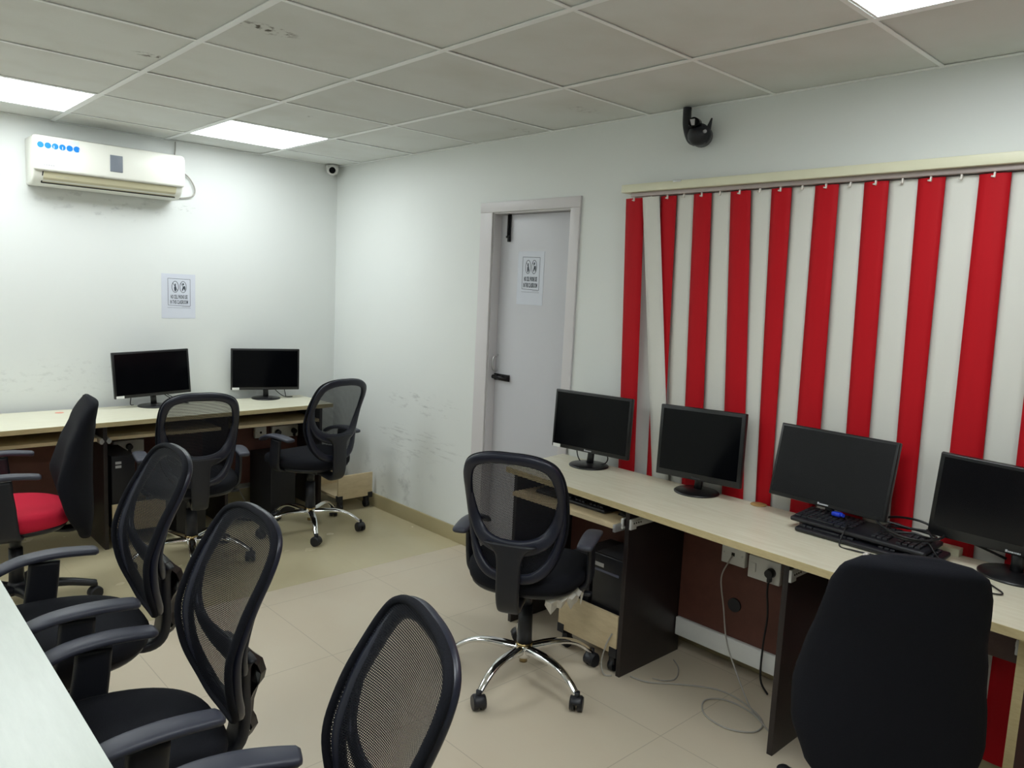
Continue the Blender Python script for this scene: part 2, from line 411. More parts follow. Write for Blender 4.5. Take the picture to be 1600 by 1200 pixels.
# ------------------------------------------------------------------ desks
Z = .72; TH = .025
def prism(pts, z0, z1, b, mi=0):
    n = len(pts); vs = [(x, y, z0) for x, y in pts]+[(x, y, z1) for x, y in pts]
    b.add(vs, [tuple(range(n-1, -1, -1)), tuple(range(n, 2*n))]+[(i, (i+1) % n, n+(i+1) % n, n+i) for i in range(n)], mi)
def desk_slab(name, pts, parent, m_top, edge_sides):
    """slab: laminate top/bottom, edge band strips as a sub-part"""
    b = MB(); prism(pts, Z-TH, Z, b); o = b.build(name, m_top, parent)
    e = MB(); n = len(pts); cx = sum(p[0] for p in pts)/n; cy = sum(p[1] for p in pts)/n
    for i in edge_sides:
        p, q = Vector(pts[i]), Vector(pts[(i+1) % n]); d = (q-p).normalized(); nrm = Vector((d.y, -d.x))
        if nrm.dot((p+q)/2-Vector((cx, cy))) < 0: nrm = -nrm
        a, c = p-d*.0012, q+d*.0012
        prism([tuple(a-nrm*.0005), tuple(c-nrm*.0005), tuple(c+nrm*.0015), tuple(a+nrm*.0015)], Z-TH, Z-.0005, e)
    tag(e.build('edge_band', M_edge, o), 'beige edge band')
    return o
# right hand desk along the blind
dk = thing('computer_desk', 'long maple topped desk with dark side panels under the striped blind', 'desk', (0, 0, 0))
desk_slab('desktop', [(-.505, -2.44), (-.075, -2.385), (-.05, -5.2), (-.60, -5.2), (-.585, -4.0), (-.57, -3.6)], dk, M_lamR, [0, 3, 4, 5])
for y, mm in ((-2.50, M_wenge), (-3.14, M_wenge), (-3.80, M_wenge)):
    MB().box((-.50, y-.010, 0), (-.10, y+.010, Z-TH-.0005), .001).build('side_panel', mm, dk)
o = MB().box((-.50, -4.480, 0), (-.10, -4.457, Z-TH-.0005)).build('side_panel', M_wenge, dk)
tag(MB().box((-.503, -4.4805, 0), (-.5, -4.4565, Z-TH-.0005)).build('edge_band', M_edge, o), 'beige edge band')
MB().box((-.12, -3.128, .162), (-.10, -2.512, Z-TH-.001)).build('back_panel', M_brown, dk)
o = MB().box((-.12, -3.788, .162), (-.10, -3.152, Z-TH-.001)).build('back_panel', M_brown, dk); tag(o, 'reddish brown back panel')
b = MB().cyl((-.121, -3.415, .30), (-.128, -3.415, .30), .028, n=28); b.build('cable_grommet', M_plastic, o)
tag(MB().box((-.135, -3.788, .082), (-.10, -3.152, .161), .003).build('cable_trunking', M_wplastic, dk), 'white cable trunking')
tag(MB().box((-.20, -4.456, .475), (-.18, -3.812, Z-TH-.001)).build('modesty_board', M_mauve, dk), 'grey brown board')
def slide(y0, sgn, x0=-.495, x1=-.25, z=.635, parent=dk):
    b = MB(); b.box((x0, y0, z-.016), (x1, y0+sgn*.006, z+.018), .001); b.box((x0, y0+sgn*.006, z-.004), (x0+.12, y0+sgn*.012, z+.010), .001)
    b.box((x0-.006, y0, z-.024), (x0+.03, y0+sgn*.010, z+.018), .002)
    o = b.build('drawer_slide', M_slide, parent)
    h = MB()
    for i in range(4): h.cyl((x0+.010+.014*i, y0+sgn*.0101, z+.002), (x0+.010+.014*i, y0+sgn*.0135, z+.002), .0035, n=10)
    h.build('screw_hole', M_gap, o)
slide(-3.150, -1); slide(-3.130, 1, x0=-.51); slide(-3.81, -1); slide(-4.456, 1, x0=-.48, x1=-.40)
tr = MB().box((-.545, -3.112, .612), (-.19, -2.53, .630)).build('keyboard_tray', M_maple, dk)
tag(MB().box((-.555, -3.125, .603), (-.42, -3.113, .632), .001).build('drawer_slide', M_steel, dk), 'steel runner of the keyboard tray')
# left hand desk along the back wall
dl = thing('computer_desk', 'maple topped desk with dark side panels under the air conditioner', 'desk', (0, 0, 0))
desk_slab('desktop', [(-2.75, -.625), (-.285, -.495), (-.300, -.06), (-2.75, -.06)], dl, M_lamL, [0, 1])
for x, y0 in ((-1.66, -.50), (-.985, -.47), (-.335, -.43), (-2.34, -.5)):
    MB().box((x-.010, y0, 0), (x+.010, -.10, Z-TH-.0005), .001).build('side_panel', M_wenge, dl)
for x0, x1 in ((-2.33, -1.67), (-1.65, -.995), (-.975, -.345)):
    o = MB().box((x0, -.12, .16), (x1, -.10, Z-TH-.001)).build('back_panel', M_brown, dl); tag(o, 'reddish brown back panel')
    tag(MB().box((x0+.02, -.46, .60), (x1-.02, -.13, .618)).build('keyboard_tray', M_maple, dl), 'maple keyboard tray')
for x, s in ((-1.672, -1), (-1.648, 1)):
    b = MB(); b.box((x, -.505, .59), (x+s*.012, -.30, .622), .002); b.cyl((x+s*.006, -.507, .606), (x+s*.006, -.495, .606), .012, n=14)
    b.build('drawer_slide', M_steel, dl)
# near desk, only its top corner in view
dn = thing('near_desk', 'pale topped desk at the bottom left corner beside the row of mesh chairs', 'desk', (0, 0, 0))
b = MB(); prism([(-2.500, -6.2), (-2.482, -2.15), (-3.15, -2.15), (-3.15, -6.2)], Z-TH, Z, b); o = b.build('desktop', M_white_near, dn)
b = MB()
for y in (-2.2, -4.2, -6.15): MB().box((-3.10, y-.01, 0), (-2.60, y+.01, Z-TH-.0005), .001).build('side_panel', M_wenge, dn)
tag(MB().cyl((-1.80, -.155, Z), (-1.80, -.155, Z+.0008), .022, n=20).build('red_mark', M_stain), 'small faint red mark on the left part of the back desk', 'mark')
tag(MB().lathe([(0, 0), (.030, 0), (.032, .002), (.030, .004), (.010, .003), (0, .003)]).build('cable_grommet_cover', M_cork), 'round tan cable hole cover on the desk near the blind', 'cable cover').location = (-.085, -3.46, Z)

# sockets
def socket(name, loc, rz, w, h, label, plugs, sw, hole=0):
    t = thing(name, label, 'socket', loc, rz, 'white sockets under the desks')   # local: faces +x, y across
    MB().box((0, -w/2, -h/2), (.028, w/2, h/2), .004).build('socket_box', M_wplastic, t)
    for py in plugs:
        b = MB(); b.cyl((.029, py, 0), (.055, py, 0), .019, .016, n=20); b.box((.03, py-.007, -.035), (.05, py+.007, 0), .003)
        tag(b.build('plug', M_plastic, t), 'round black plug')
    for py in sw: MB().box((.028, py-.012, -.018), (.032, py+.012, .018), .002).build('switch', M_wplastic, t)
    if hole:
        MB().box((.0285, -.007, -.008), (.0295, .007, .006)).build('data_port', M_gap, t)
        for s in (-1, 1): MB().cyl((.028, s*w*.38, 0), (.030, s*w*.38, 0), .004, n=10).build('screw', M_steel, t)
    return t
socket('data_socket', (-.121, -3.405, .515), pi, .105, .088, 'square white data socket with a grey cable, right desk', [], [], 1)
socket('power_socket', (-.121, -3.540, .490), pi, .135, .09, 'white power socket with one black plug beside the grey cable', [.032], [-.045])
socket('data_socket', (-.622, -.121, .498), -pi/2, .080, .075, 'small white data socket under the back desk left of a double one', [], [], 1)
socket('power_socket', (-.448, -.121, .490), -pi/2, .19, .080, 'long white power socket with two black plugs under the back desk', [-.055, .06], [0])
socket('power_socket', (-1.44, -.121, .490), -pi/2, .17, .075, 'white power socket half hidden behind the middle chair arm', [.0], [-.05])

# ------------------------------------------------------------------ posters
def poster(loc, rz, w, h, label):
    t = thing('no_phone_poster', label, 'poster', loc, rz, 'no cell phone posters')   # local: faces +x; viewer's right = -y ... use u axis
    U = lambda u, v, d=0: Vector((.0008+d, (u-.5)*w, (.5-v)*h))
    MB().box((0, -w/2, -h/2), (.0008, w/2, h/2)).build('paper', M_paper, t)
    b = MB()
    def bar(u0, v0, u1, v1, th):
        p, q = U(u0, v0), U(u1, v1); d = (q-p).normalized(); n_ = Vector((0, d.z, -d.y))*th/2; x = Vector((.0004, 0, 0))
        vs = [p-n_, q-n_, q+n_, p+n_]; b.add([tuple(a) for a in vs]+[tuple(a+x) for a in vs], [(0, 1, 2, 3), (4, 5, 6, 7), (0, 1, 5, 4), (2, 3, 7, 6), (1, 2, 6, 5), (3, 0, 4, 7)])
    for a in ((.185, .105, .846, .115), (.846, .115, .846, .72), (.846, .72, .195, .705), (.195, .705, .185, .105)): bar(*a, .0022)
    bar(.17, .76, .86, .765, .0012); bar(.60, .735, .84, .738, .0012)
    def ell(cu, cv, ru, rv, th, n=28):
        for i in range(n):
            a0, a1 = 2*pi*i/n, 2*pi*(i+1)/n
            bar(cu+ru*math.cos(a0), cv+rv*math.sin(a0), cu+ru*math.cos(a1), cv+rv*math.sin(a1), th)
    for cu in (.40, .635):
        ell(cu, .29, .095, .125, .0032)
        bar(cu-.068, .205, cu+.068, .375, .0028)
    # hand holding a phone / person on the phone
    def poly(pts, d=.0003):
        vs = [tuple(U(u, v, 0)) for u, v in pts]; vs2 = [tuple(U(u, v, d)) for u, v in pts]; n = len(pts)
        b.add(vs+vs2, [tuple(range(n)), tuple(range(n, 2*n))]+[(i, (i+1) % n, n+(i+1) % n, n+i) for i in range(n)])
    poly([(.385, .22), (.42, .22), (.42, .30), (.385, .30)])
    poly([(.37, .29), (.43, .285), (.44, .33), (.42, .39), (.385, .39), (.37, .34)])
    poly([(.61, .21), (.64, .20), (.665, .22), (.66, .25), (.62, .25)])
    poly([(.60, .36), (.62, .30), (.665, .26), (.70, .28), (.705, .34), (.675, .37), (.66, .32), (.62, .385)])
    Mx = Matrix(((0, 0, 1, .0010), (1, 0, 0, 0), (0, 1, 0, 0), (0, 0, 0, 1)))
    for s_, v in (('NO CELL PHONE USE', .555), ('IN THIS CLASSROOM', .672)):
        p = U(.515, v)
        text_mb(b, s_, .033, Matrix.Translation((0, p.y, p.z)) @ Mx, bold=.0006, xs=w*.575/(.033*(11.05 if s_[0] == 'N' else 10.2)))
    b.build('print', M_ink, t)
# the local +y axis must read as viewer's right: facing -y -> viewer's right is +x ; facing -x -> viewer's right is -y
poster((-1.097, -.0005, 1.381), -pi/2, .205, .275, 'white no cell phone poster on the wall under the air conditioner')
poster((.0545, -1.955, 1.585), pi, .20, .285, 'white no cell phone poster taped on the grey door')

# ------------------------------------------------------------------ vertical blind
vb = thing('vertical_blind', 'striped vertical blind of red and white slats on a cream rail', 'blind', (-.05, -3.4, 1.96))
def vbl(x, y, z): return (x+.05, y+3.4, z-1.96)
tag(MB().box(vbl(-.085, -2.66, 1.975), vbl(-.002, -5.3, 2.010), .003).build('head_rail', M_rail, vb), 'cream head rail')
tag(MB().box(vbl(-.065, -2.70, 1.957), vbl(-.035, -5.3, 1.975), .002).build('track', M_railin, vb), 'grey track under the rail')
tag(MB().box(vbl(-.087, -2.94, 2.004), vbl(-.08, -2.98, 2.012), .001).build('bracket', M_steel, vb), 'small bracket')
SL = [('r', -2.663, -2.766, -2.701, -2.796), ('w', -2.765, -2.856, -2.905, -2.995), ('r', -2.855, -2.938, -2.868, -2.955), ('w', -2.932, -3.030, -2.962, -3.068),
      ('r', -3.026, -3.112, -3.058, -3.152), ('w', -3.105, -3.206, -3.14, -3.262), ('r', -3.200, -3.290, -3.258, -3.357), ('w', -3.284, -3.384, -3.335, -3.42),
      ('r', -3.378, -3.461, -3.414, -3.479), ('w', -3.455, -3.560, -3.47, -3.57), ('r', -3.554, -3.642, -3.562, -3.659), ('w', -3.636, -3.739, -3.65, -3.765),
      ('r', -3.733, -3.817, -3.757, -3.839), ('w', -3.811, -3.917, -3.83, -3.94), ('r', -3.911, -3.996, -3.935, -4.008), ('w', -3.990, -4.101, -4.0, -4.11),
      ('r', -4.095, -4.184, -4.101, -4.203), ('w', -4.178, -4.29, -4.19, -4.30), ('r', -4.284, -4.372, -4.293, -4.385)]
y = -4.366
for i in range(9):
    SL.append(('w' if i % 2 == 0 else 'r', y, y-.096, y-.01, y-.106)); y -= .09
zt, zr, zb = 1.953, .735, .05
for i, (c, ta, tb, ba, bb) in enumerate(SL):
    b = MB(); n = 16; vs = []
    off = .0 if c == 'r' else .010
    if i == 1: off = -.012
    for k in range(n+1):
        z = zt+(zb-zt)*k/n; t = (zt-z)/(zt-zr); t = min(t, 1.15)
        if i == 0: pass
        ya = ta+(ba-ta)*t; yb = tb+(bb-tb)*t
        x0 = -.05+.022*min(1, (zt-z)/(zt-zr))+off + .001*math.sin(3*t+i)
        for j in range(5):
            q = j/4; vs.append(vbl(x0-.004*math.sin(pi*q), ya+(yb-ya)*q, z))
    m = len(vs)
    vs2 = [(p[0]+.0008, p[1], p[2]) for p in vs]
    fs = [(k*5+j, k*5+j+1, (k+1)*5+j+1, (k+1)*5+j) for k in range(n) for j in range(4)]
    fs += [tuple(q+m for q in f) for f in fs]
    fs += [(k*5, (k+1)*5, (k+1)*5+m, k*5+m) for k in range(n)]+[(k*5+4, (k+1)*5+4, (k+1)*5+4+m, k*5+4+m) for k in range(n)]
    b.add(vs+vs2, fs, 0, True)
    s = b.build('slat', M_red if c == 'r' else M_white, vb); tag(s, ('red' if c == 'r' else 'white')+' fabric slat')
    yc = (ta+tb)/2; cl = MB(); cl.box(vbl(-.060, yc-.003, zt-.012), vbl(-.053, yc+.003, zt+.006), .001); cl.cyl(vbl(-.058, yc-.003, zt-.012), vbl(-.058, yc+.009, zt-.009), .003, n=8)
    cl.build('clip', M_clip, s)

# ------------------------------------------------------------------ air conditioner
ac = thing('air_conditioner', 'ivory split air conditioner with blue round stickers high on the back wall', 'air conditioner', (-1.515, -.002, 1.96))
def prof_loft(prof, x0, x1, name, m, parent, endr=.012):
    b = MB(); xs = [x0, x0+endr*.3, x0+endr, x1-endr, x1-endr*.3, x1]; ins = [endr, endr*.35, 0, 0, endr*.35, endr]
    cy = sum(p[0] for p in prof)/len(prof); cz = sum(p[1] for p in prof)/len(prof)
    rings = []
    for x, i_ in zip(xs, ins):
        rings.append([(x, cy+(p[0]-cy)*(1-i_/.11), cz+(p[1]-cz)*(1-i_/.11)) for p in prof])
    b.loft(rings); return b.build(name, m, parent)
prof_loft(cr([(0, .0, 0), (-.06, -.004, 0), (-.12, .002, 0), (-.155, .02, 0), (-.185, .06, 0), (-.19, .09, 0), (-.19, .2, 0), (-.17, .238, 0), (-.12, .25, 0), (0, .25, 0)], 1), -.385, .385, 'body', M_ac, ac)
prof_loft([(-.188, .068), (-.200, .066), (-.204, .08), (-.204, .225), (-.196, .245), (-.182, .25)], -.387, .387, 'front_panel', M_ac, ac, .015)
b = MB(); vs = []
for x in (-.335, .345):
    for (y_, z_) in ((-.188, .064), (-.172, .034), (-.142, .012), (-.139, .016), (-.169, .038), (-.184, .066)): vs.append((x, y_, z_))
b.add(vs, [(i, (i+1) % 6, 6+(i+1) % 6, 6+i) for i in range(6)]+[(0, 1, 2, 3, 4, 5), (6, 7, 8, 9, 10, 11)]); lv = b.build('louvre', M_aclouv, ac)
g_ = MB(); g_.box((-.34, -.143, .006), (.35, -.136, .012)); g_.add([(-.342, -.190, .064), (-.337, -.190, .064), (-.337, -.143, .008), (-.342, -.143, .008), (-.342, -.186, .062), (-.337, -.186, .062), (-.337, -.139, .01), (-.342, -.139, .01)], [(0, 1, 2, 3), (4, 5, 6, 7), (0, 4, 7, 3), (1, 5, 6, 2)])
g_.build('air_slot', M_gap, ac)
tag(MB().box((-.001-.032+.015, -.2075, .105), (.032+.015, -.2035, .195), .003).build('display_window', M_acgrey, ac), 'grey display window')
st = MB().box((-.365, -.2050, .178), (-.17, -.2042, .238)).build('sticker', M_foil, ac)
bl = MB(); wm = MB()
for i in range(6):
    x = -.352+.034*i
    bl.cyl((x, -.2052, .197), (x, -.2058, .197), .0155, n=22)
    if i in (2, 3, 5): wm.box((x+.006*(i-3)-.001, -.2062, .185), (x+.006*(i-3)+.002, -.2058, .200))
bl.build('blue_circle', M_blue, st); wm.build('white_mark', M_foil, st)
lg = MB()
for i in range(5): lg.box((-.340+.011*i, -.2046, .092), (-.332+.011*i, -.2040, .100))
lg.box((-.30+.02, -.178, .044), (-.25, -.1765, .047)); lg.box((-.24, -.178, .044), (-.215, -.1765, .047))
lg.build('logo', M_label, ac)
tube('cable', [(.36, -.012, .20), (.41, -.012, .19), (.475, -.012, .155), (.515, -.012, .09), (.50, -.012, .04), (.42, -.012, .02), (.37, -.012, .02)], .004, M_cabgr, ac)
tube('cable', [(.40, -.012, .353), (.398, -.012, .30), (.39, -.014, .25), (.37, -.02, .22)], .004, M_cabgr, ac)

# ------------------------------------------------------------------ ceiling cameras
cm = thing('dome_camera', 'small white dome camera high in the room corner', 'security camera', (-.075, -.06, H))
b = MB(); b.lathe([(0, -.062), (.030, -.060), (.040, -.050), (.043, -.03), (.043, 0), (0, 0)]); b.build('housing', M_wplastic, cm)
d = Vector((-2.75, -4.86, -.75)).normalized()
b = MB(); q = Vector((0, 0, -.034)); b.cyl(q+d*.02, q+d*.046, .025, .021, n=24); b.build('lens', M_screen, cm)
b = MB(); b.cyl(q+d*.01, q+d*.040, .034, .032, n=24); b.build('eyeball', M_wplastic, cm)
cm2 = thing('wall_camera', 'black round camera hanging from a curved cable above the blind', 'security camera', (-.06, -3.03, 2.20))
tube('cable_sleeve', [(.02, .075, .116), (.02, .075, .09), (.018, .07, .04), (.01, .045, -.015), (0, .01, -.035)], .018, M_plastic, cm2)
d = Vector((-.75, -.65, .12)).normalized()
b = MB(); b.cyl((.03, .0, -.01), (-.02, -.02, -.008), .045, .042, n=24); b.lathe([(0, -.045), (.025, -.04), (.042, -.02), (.045, 0), (.04, .02), (.02, .03), (0, .032)], M=Matrix.Translation((-.01, -.01, -.01))); b.build('housing', M_plastic, cm2)
b = MB(); b.cyl((-.02, -.0, .03), (-.055, -.01, .034), .026, .02, n=20); b.build('lens', M_screen, cm2)
b = MB(); b.cyl((.02, -.03, .0), (.01, -.055, .055), .014, .003, n=4); b.build('bracket_tip', M_plastic, cm2)
b = MB(); b.cyl((-.03, -.05, -.005), (-.034, -.058, -.005), .007, n=12); b.box((-.058, -.018, .02), (-.054, .008, .045), .001); b.build('label_dot', M_label, cm2)

# ------------------------------------------------------------------ monitors
def monitor(label, base, c, yaw, tilt, roll, w, h, logo=False, sticker=False, rbase=.092, screen=M_screen, bez=.012, chin=.018, z=Z, basetop=True, cables=()):
    ya = math.radians(yaw); t = thing('monitor', label, 'monitor', (base[0], base[1], z), ya, 'computer monitors')
    # local: +x = way the screen faces, -y.. viewer's right = +y? viewer looks along -x, right = (-x) cross z = +y
    rel = Vector((c[0]-base[0], c[1]-base[1], 0)); rel.rotate(Matrix.Rotation(-ya, 3, 'Z')); cz = c[2]-z
    P = Matrix.Translation((rel.x, rel.y, cz)) @ Matrix.Rotation(-math.radians(tilt), 4, 'Y') @ Matrix.Rotation(math.radians(roll), 4, 'X')
    b = MB(); b.box((-.022, -w/2, -h/2), (0, w/2, h/2), .004, M=P); b.box((-.036, -w*.3, -h*.36), (-.02, w*.3, h*.36), .008, M=P)
    ho = b.build('housing', M_bezel, t)
    MB().box((-.002, -w/2+bez, -h/2+chin), (.0006, w/2-bez, h/2-bez), M=P).build('screen', screen, ho)
    b = MB(); b.lathe([(0, .0), (rbase, .0), (rbase+.001, .004), (rbase-.004, .008), (rbase*.4, .013), (.03, .015), (0, .015)], 40)
    b.build('stand_base', M_bezel, t)
    bot = P @ Vector((-.030, 0, -h/2+.06))
    b = MB(); b.sweep([(-.008, 0, .012), (-.012, 0, .045), tuple(bot)], [.036, .034, .034], [.02, .018, .018], (1, 0, 0)); b.build('stand_neck', M_bezel, t)
    lg = MB()
    ws = [.007, .004, .005, .006, .004, .005, .006, .004]; y = -.022
    for i, q in enumerate(ws):
        hh = .0075 if i in (0,) else .0048
        lg.box((.0004, y, -h/2+.006), (.0012, y+q*.85, -h/2+.006+hh), .0003, M=P); y += q
    lg.build('logo', M_logo if logo else M_label, t) if logo else lg.build('logo', M_casegr, t)
    if sticker: MB().box((.0005, -w/2+.008, -h/2+.001), (.0012, -w/2+.052, -h/2+.016), M=P).build('sticker', M_wplastic, t)
    for cb_ in cables: tube('cable', cb_, .0028, M_cabbl, t)
    return t
def fitadj(x): return x
monitor('monitor left on the back desk, tilted slightly, white sticker at its lower left', (-1.29, -.135), (-1.302, -.150, .922), -87.4, 3.9, 2.2, .443, .271, False, True,
        cables=[[(-.03, -.12, .08), (-.02, -.13, .02), (-.06, -.10, .006)], [(-.03, .05, .08), (0, .10, .04), (.03, .15, .02), (.02, .2, .006), (-.03, .16, .02), (-.05, .08, .07)]])
monitor('monitor right on the back desk nearest the room corner', (-.575, -.12), (-.585, -.135, .918), -108.2, .5, 0, .436, .274, False, True,
        cables=[[(-.03, .04, .08), (-.02, .09, .03), (-.04, .13, .006), (-.05, .18, .004)], [(-.04, .12, .08), (-.04, .13, .03), (-.04, .135, .006)]])
monitor('monitor on the right desk nearest the door, white sticker at its lower left', (-.165, -.2636e1), (-.180, -2.643, .924), 185.1, 3.2, .6, .431, .276, True, True,
        cables=[[(-.03, -.10, .08), (-.03, -.09, .03), (-.02, -.06, .006), (.0, -.02, .012), (-.04, .05, .012), (-.05, .07, .04), (-.05, .05, .08)]])
monitor('squarer monitor, second from the door on the right desk', (-.135, -3.205), (-.151, -3.209, .924), 182.1, 4.2, 1.9, .393, .298, False, False, chin=.026, bez=.016)
monitor('wide monitor leaning back behind the heap of keyboards on the right desk', (-.150, -3.765), (-.170, -3.766, .938), 175.7, 11.7, .4, .438, .272, True, False, screen=M_screenm, bez=.010, chin=.014)
monitor('nearest monitor cut off by the right edge of the picture', (-.140, -4.352), (-.152, -4.349, .922), 190.3, -3.2, -3.4, .474, .274, True, False, screen=M_screenm, bez=.012, chin=.034, rbase=.102)

# ------------------------------------------------------------------ keyboards
def keyboard(label, loc, rz, rx=0, ry=0, w=.44, d=.145, z=None):
    t = thing('keyboard', label, 'keyboard', loc, rz, 'black keyboards'); t.rotation_euler = (rx, ry, rz)
    # local x = length, y = depth (toward the back)
    MB().box((-w/2, -d/2, 0), (w/2, d/2, .016), .006).build('keyboard_body', M_case, t)
    k = MB()
    for r in range(6):
        y = -d/2+.014+r*.0195; n = 15 if r < 5 else 14
        x = -w/2+.012
        row = [1]*11 if r else [1.3, 1.3, 5.2, 1.3, 1.3]
        for wk in row:
            k.box((x, y, .014), (x+.0185*wk-.003, y+.016, .0235), .002); x += .0185*wk
        for i in range(3): k.box((w/2-.195+.0185*i+.02, y, .014), (w/2-.195+.0185*i+.0355, y+.016, .0235), .002)
        for i in range(4): k.box((w/2-.095+.0195*i, y, .014), (w/2-.095+.0195*i+.016, y+.016, .0235), .002)
    k.build('keycap', M_plastic, t); bpy.data.objects[t.children[-1].name]['kind'] = 'stuff'
    return t
def mouse(label, loc, rz, group='computer mice'):
    b = MB(); rings = []
    for k in range(9):
        u = k/8; x = -.052+.104*u; ww = .028*math.sin(pi*min(1, .12+u*.8))**.5+.002; hh = .034*math.sin(pi*(.1+.8*u))**.8
        rings.append([(x, ww*math.cos(2*pi*i/16), max(0, hh*math.sin(2*pi*i/16))) for i in range(16)])
    b.loft(rings); t = thing('mouse', label, 'computer mouse', loc, rz, group); b.build('mouse_body', M_plastic, t)
    MB().cyl((.03, -.004, .027), (.03, .004, .027), .008, n=14).build('scroll_wheel', M_casegr, t)
    return t
rk = -pi/2
keyboard('lower black keyboard of the heap in front of the leaning monitor', (-.225, -3.945, Z+.0083), rk-.03, rx=.10, w=.46)
keyboard('upper black keyboard of the heap in front of the leaning monitor', (-.208, -3.915, Z+.035), rk-.06, rx=.10, w=.46)
keyboard('black keyboard on the pulled out tray of the right desk', (-.40, -2.80, .6305), rk, w=.40)
mouse('black mouse on the tray of the right desk', (-.38, -3.06, .6305), pi*.95)
# blue connector and the tangle of cables lying on the keyboards
b = MB(); b.box((-.019, -.012, 0), (.019, .012, .016), .006); b.cyl((-.03, 0, .008), (-.018, 0, .008), .006, n=12)
o = tag(b.build('video_plug', M_bluepl), 'bright blue video plug lying on the heaped keyboards', 'plug'); o.location = (-.20, -3.82, Z+.0645); o.rotation_euler = (0, .1, 1.15)
zk = Z+.067
cb1 = MB()
tube('', [(-.19, -3.84, zk), (-.235, -3.87, zk), (-.30, -3.89, Z+.05), (-.325, -3.89, Z+.004), (-.335, -3.94, Z+.004), (-.325, -4.00, Z+.004), (-.335, -4.06, Z+.004), (-.315, -4.12, Z+.004), (-.33, -4.17, Z+.004)], .0026, None, mb=cb1)
tag(cb1.build('cable', M_cabbl), 'thin black cable running from the blue plug along the desk edge', 'cable')
cb2 = MB(); pts = []
for i in range(30):
    a = i*.62; pts.append((-.215+.055*math.cos(a)+.012*math.sin(i*1.7), -4.06+.085*math.sin(a)+.02*math.cos(i*1.1), zk+.004+.010*math.sin(i*.9)+.0004*i))
tube('', pts, .0038, None, n=5, mb=cb2)
tube('', [(-.03, -3.90, Z+.05), (-.05, -3.97, Z+.075), (-.06, -4.05, Z+.08), (-.05, -4.12, Z+.055), (-.06, -4.20, Z+.05), (-.04, -4.30, Z+.02)], .0042, None, mb=cb2)
tag(cb2.build('cable_tangle', M_cabbl), 'thick coil of black cables heaped on the keyboards by the right monitor', 'cable')
cb3 = MB()
tube('', [(-.24, -4.13, Z+.066), (-.25, -4.185, Z+.012), (-.20, -4.22, Z+.005), (-.23, -4.27, Z+.004), (-.30, -4.33, Z+.004), (-.345, -4.37, Z+.004), (-.37, -4.36, Z+.004), (-.375, -4.30, Z+.004), (-.385, -4.22, Z+.004), (-.36, -4.12, Z+.004), (-.345, -4.07, Z+.004), (-.34, -4.00, Z+.004)], .0024, None, mb=cb3)
tag(cb3.build('cable', M_cabbl), 'thin black cable looped on the desk in front of the right monitor base', 'cable')
b = MB()
for i in range(5): b.box((-.01+.006*i, -.004*(-1)**i, 0), (.006*i+.004, .006+.003*(i % 2), .004+.002*(i % 3)), .001)
tag(b.build('cable_tie', M_clip), 'small crumpled white tie on the desk before the keyboards', 'cable tie').location = (-.345, -3.985, Z+.001)
b = MB().box((-.02, -.03, 0), (.02, .03, .026), .002)
tag(b.build('cream_box', M_rail), 'small cream box beside the cables left of the nearest monitor', 'box').location = (-.075, -4.15, Z)

# ------------------------------------------------------------------ computers on trolleys
def trolley(label, loc, rz, w=.27, d=.36):
    """local: front faces +x; width along y"""
    t = thing('computer_trolley', label, 'computer trolley', loc, rz, 'maple computer trolleys on castors')
    tag(MB().box((d/2-.014, -w/2, .085), (d/2, w/2, .245), .001).build('front_board', M_maple, t), 'maple front board')
    MB().box((-d/2, -w/2, .085), (-d/2+.014, w/2, .245), .001).build('back_board', M_maple, t)
    MB().box((-d/2+.014, -w/2+.01, .085), (d/2-.0145, w/2-.01, .10)).build('base_board', M_maple, t)
    for sx in (-1, 1):
        for sy in (-1, 1):
            b = MB(); b.box((sx*d/2, sy*w/2, .075), (sx*d/2-sx*.03, sy*(w/2-.035), .105), .002) ; b.box((sx*d/2+sx*.002, sy*(w/2+.002), .070), (sx*d/2-sx*.03, sy*(w/2-.035), .110), .002)
            b.cyl((sx*(d/2-.03), sy*(w/2-.03)-.012, .027), (sx*(d/2-.03), sy*(w/2-.03)+.012, .027), .0265, n=20)
            b.box((sx*(d/2-.03)-.018, sy*(w/2-.03)-.015, .03), (sx*(d/2-.03)+.018, sy*(w/2-.03)+.015, .072), .005)
            b.build('castor', M_plastic, t)
    return t
def tower(label, loc, rz, w=.155, h=.34, d=.34, deco=0):
    t = thing('computer_tower', label, 'computer', loc, rz, 'black computer towers under the desks')
    MB().box((-d/2, -w/2, 0), (d/2-.02, w/2, h), .003).build('case', M_casegr, t)
    MB().box((d/2-.02, -w/2-.001, 0), (d/2, w/2+.001, h+.001), .005).build('front_cover', M_case, t)
    if deco == 1:
        MB().box((d/2, -w/2+.008, h-.052), (d/2+.0012, -w/2+.055, h-.036)).build('label_plate', M_label, t)
        MB().box((d/2, -w/2+.004, h-.072), (d/2+.0015, w/2-.02, h-.062)).build('disc_slot', M_slot, t)
    if deco == 2:
        for k in range(2): MB().box((d/2, -w/2+.02, h-.045-.022*k), (d/2+.0012, -w/2+.05, h-.031-.022*k)).build('label_plate', M_label, t)
    return t
trolley('maple trolley on castors under the right desk behind the mesh chair', (-.31, -2.965, 0), pi, w=.32, d=.38)
tower('black computer tower with grey disc slot on the trolley under the right desk', (-.315, -3.035, .101), pi, h=.36, d=.31, deco=1)
tower('plain black computer tower further left on the trolley under the right desk', (-.315, -2.865, .101), pi, h=.31, d=.31, w=.15)
trolley('maple trolley standing beside the back desk in the room corner', (-.160, -.405, 0), -pi/2, w=.262, d=.38)
trolley('maple trolley under the back desk behind the red seat chair', (-1.49, -.32, 0), -pi/2, w=.28, d=.36)
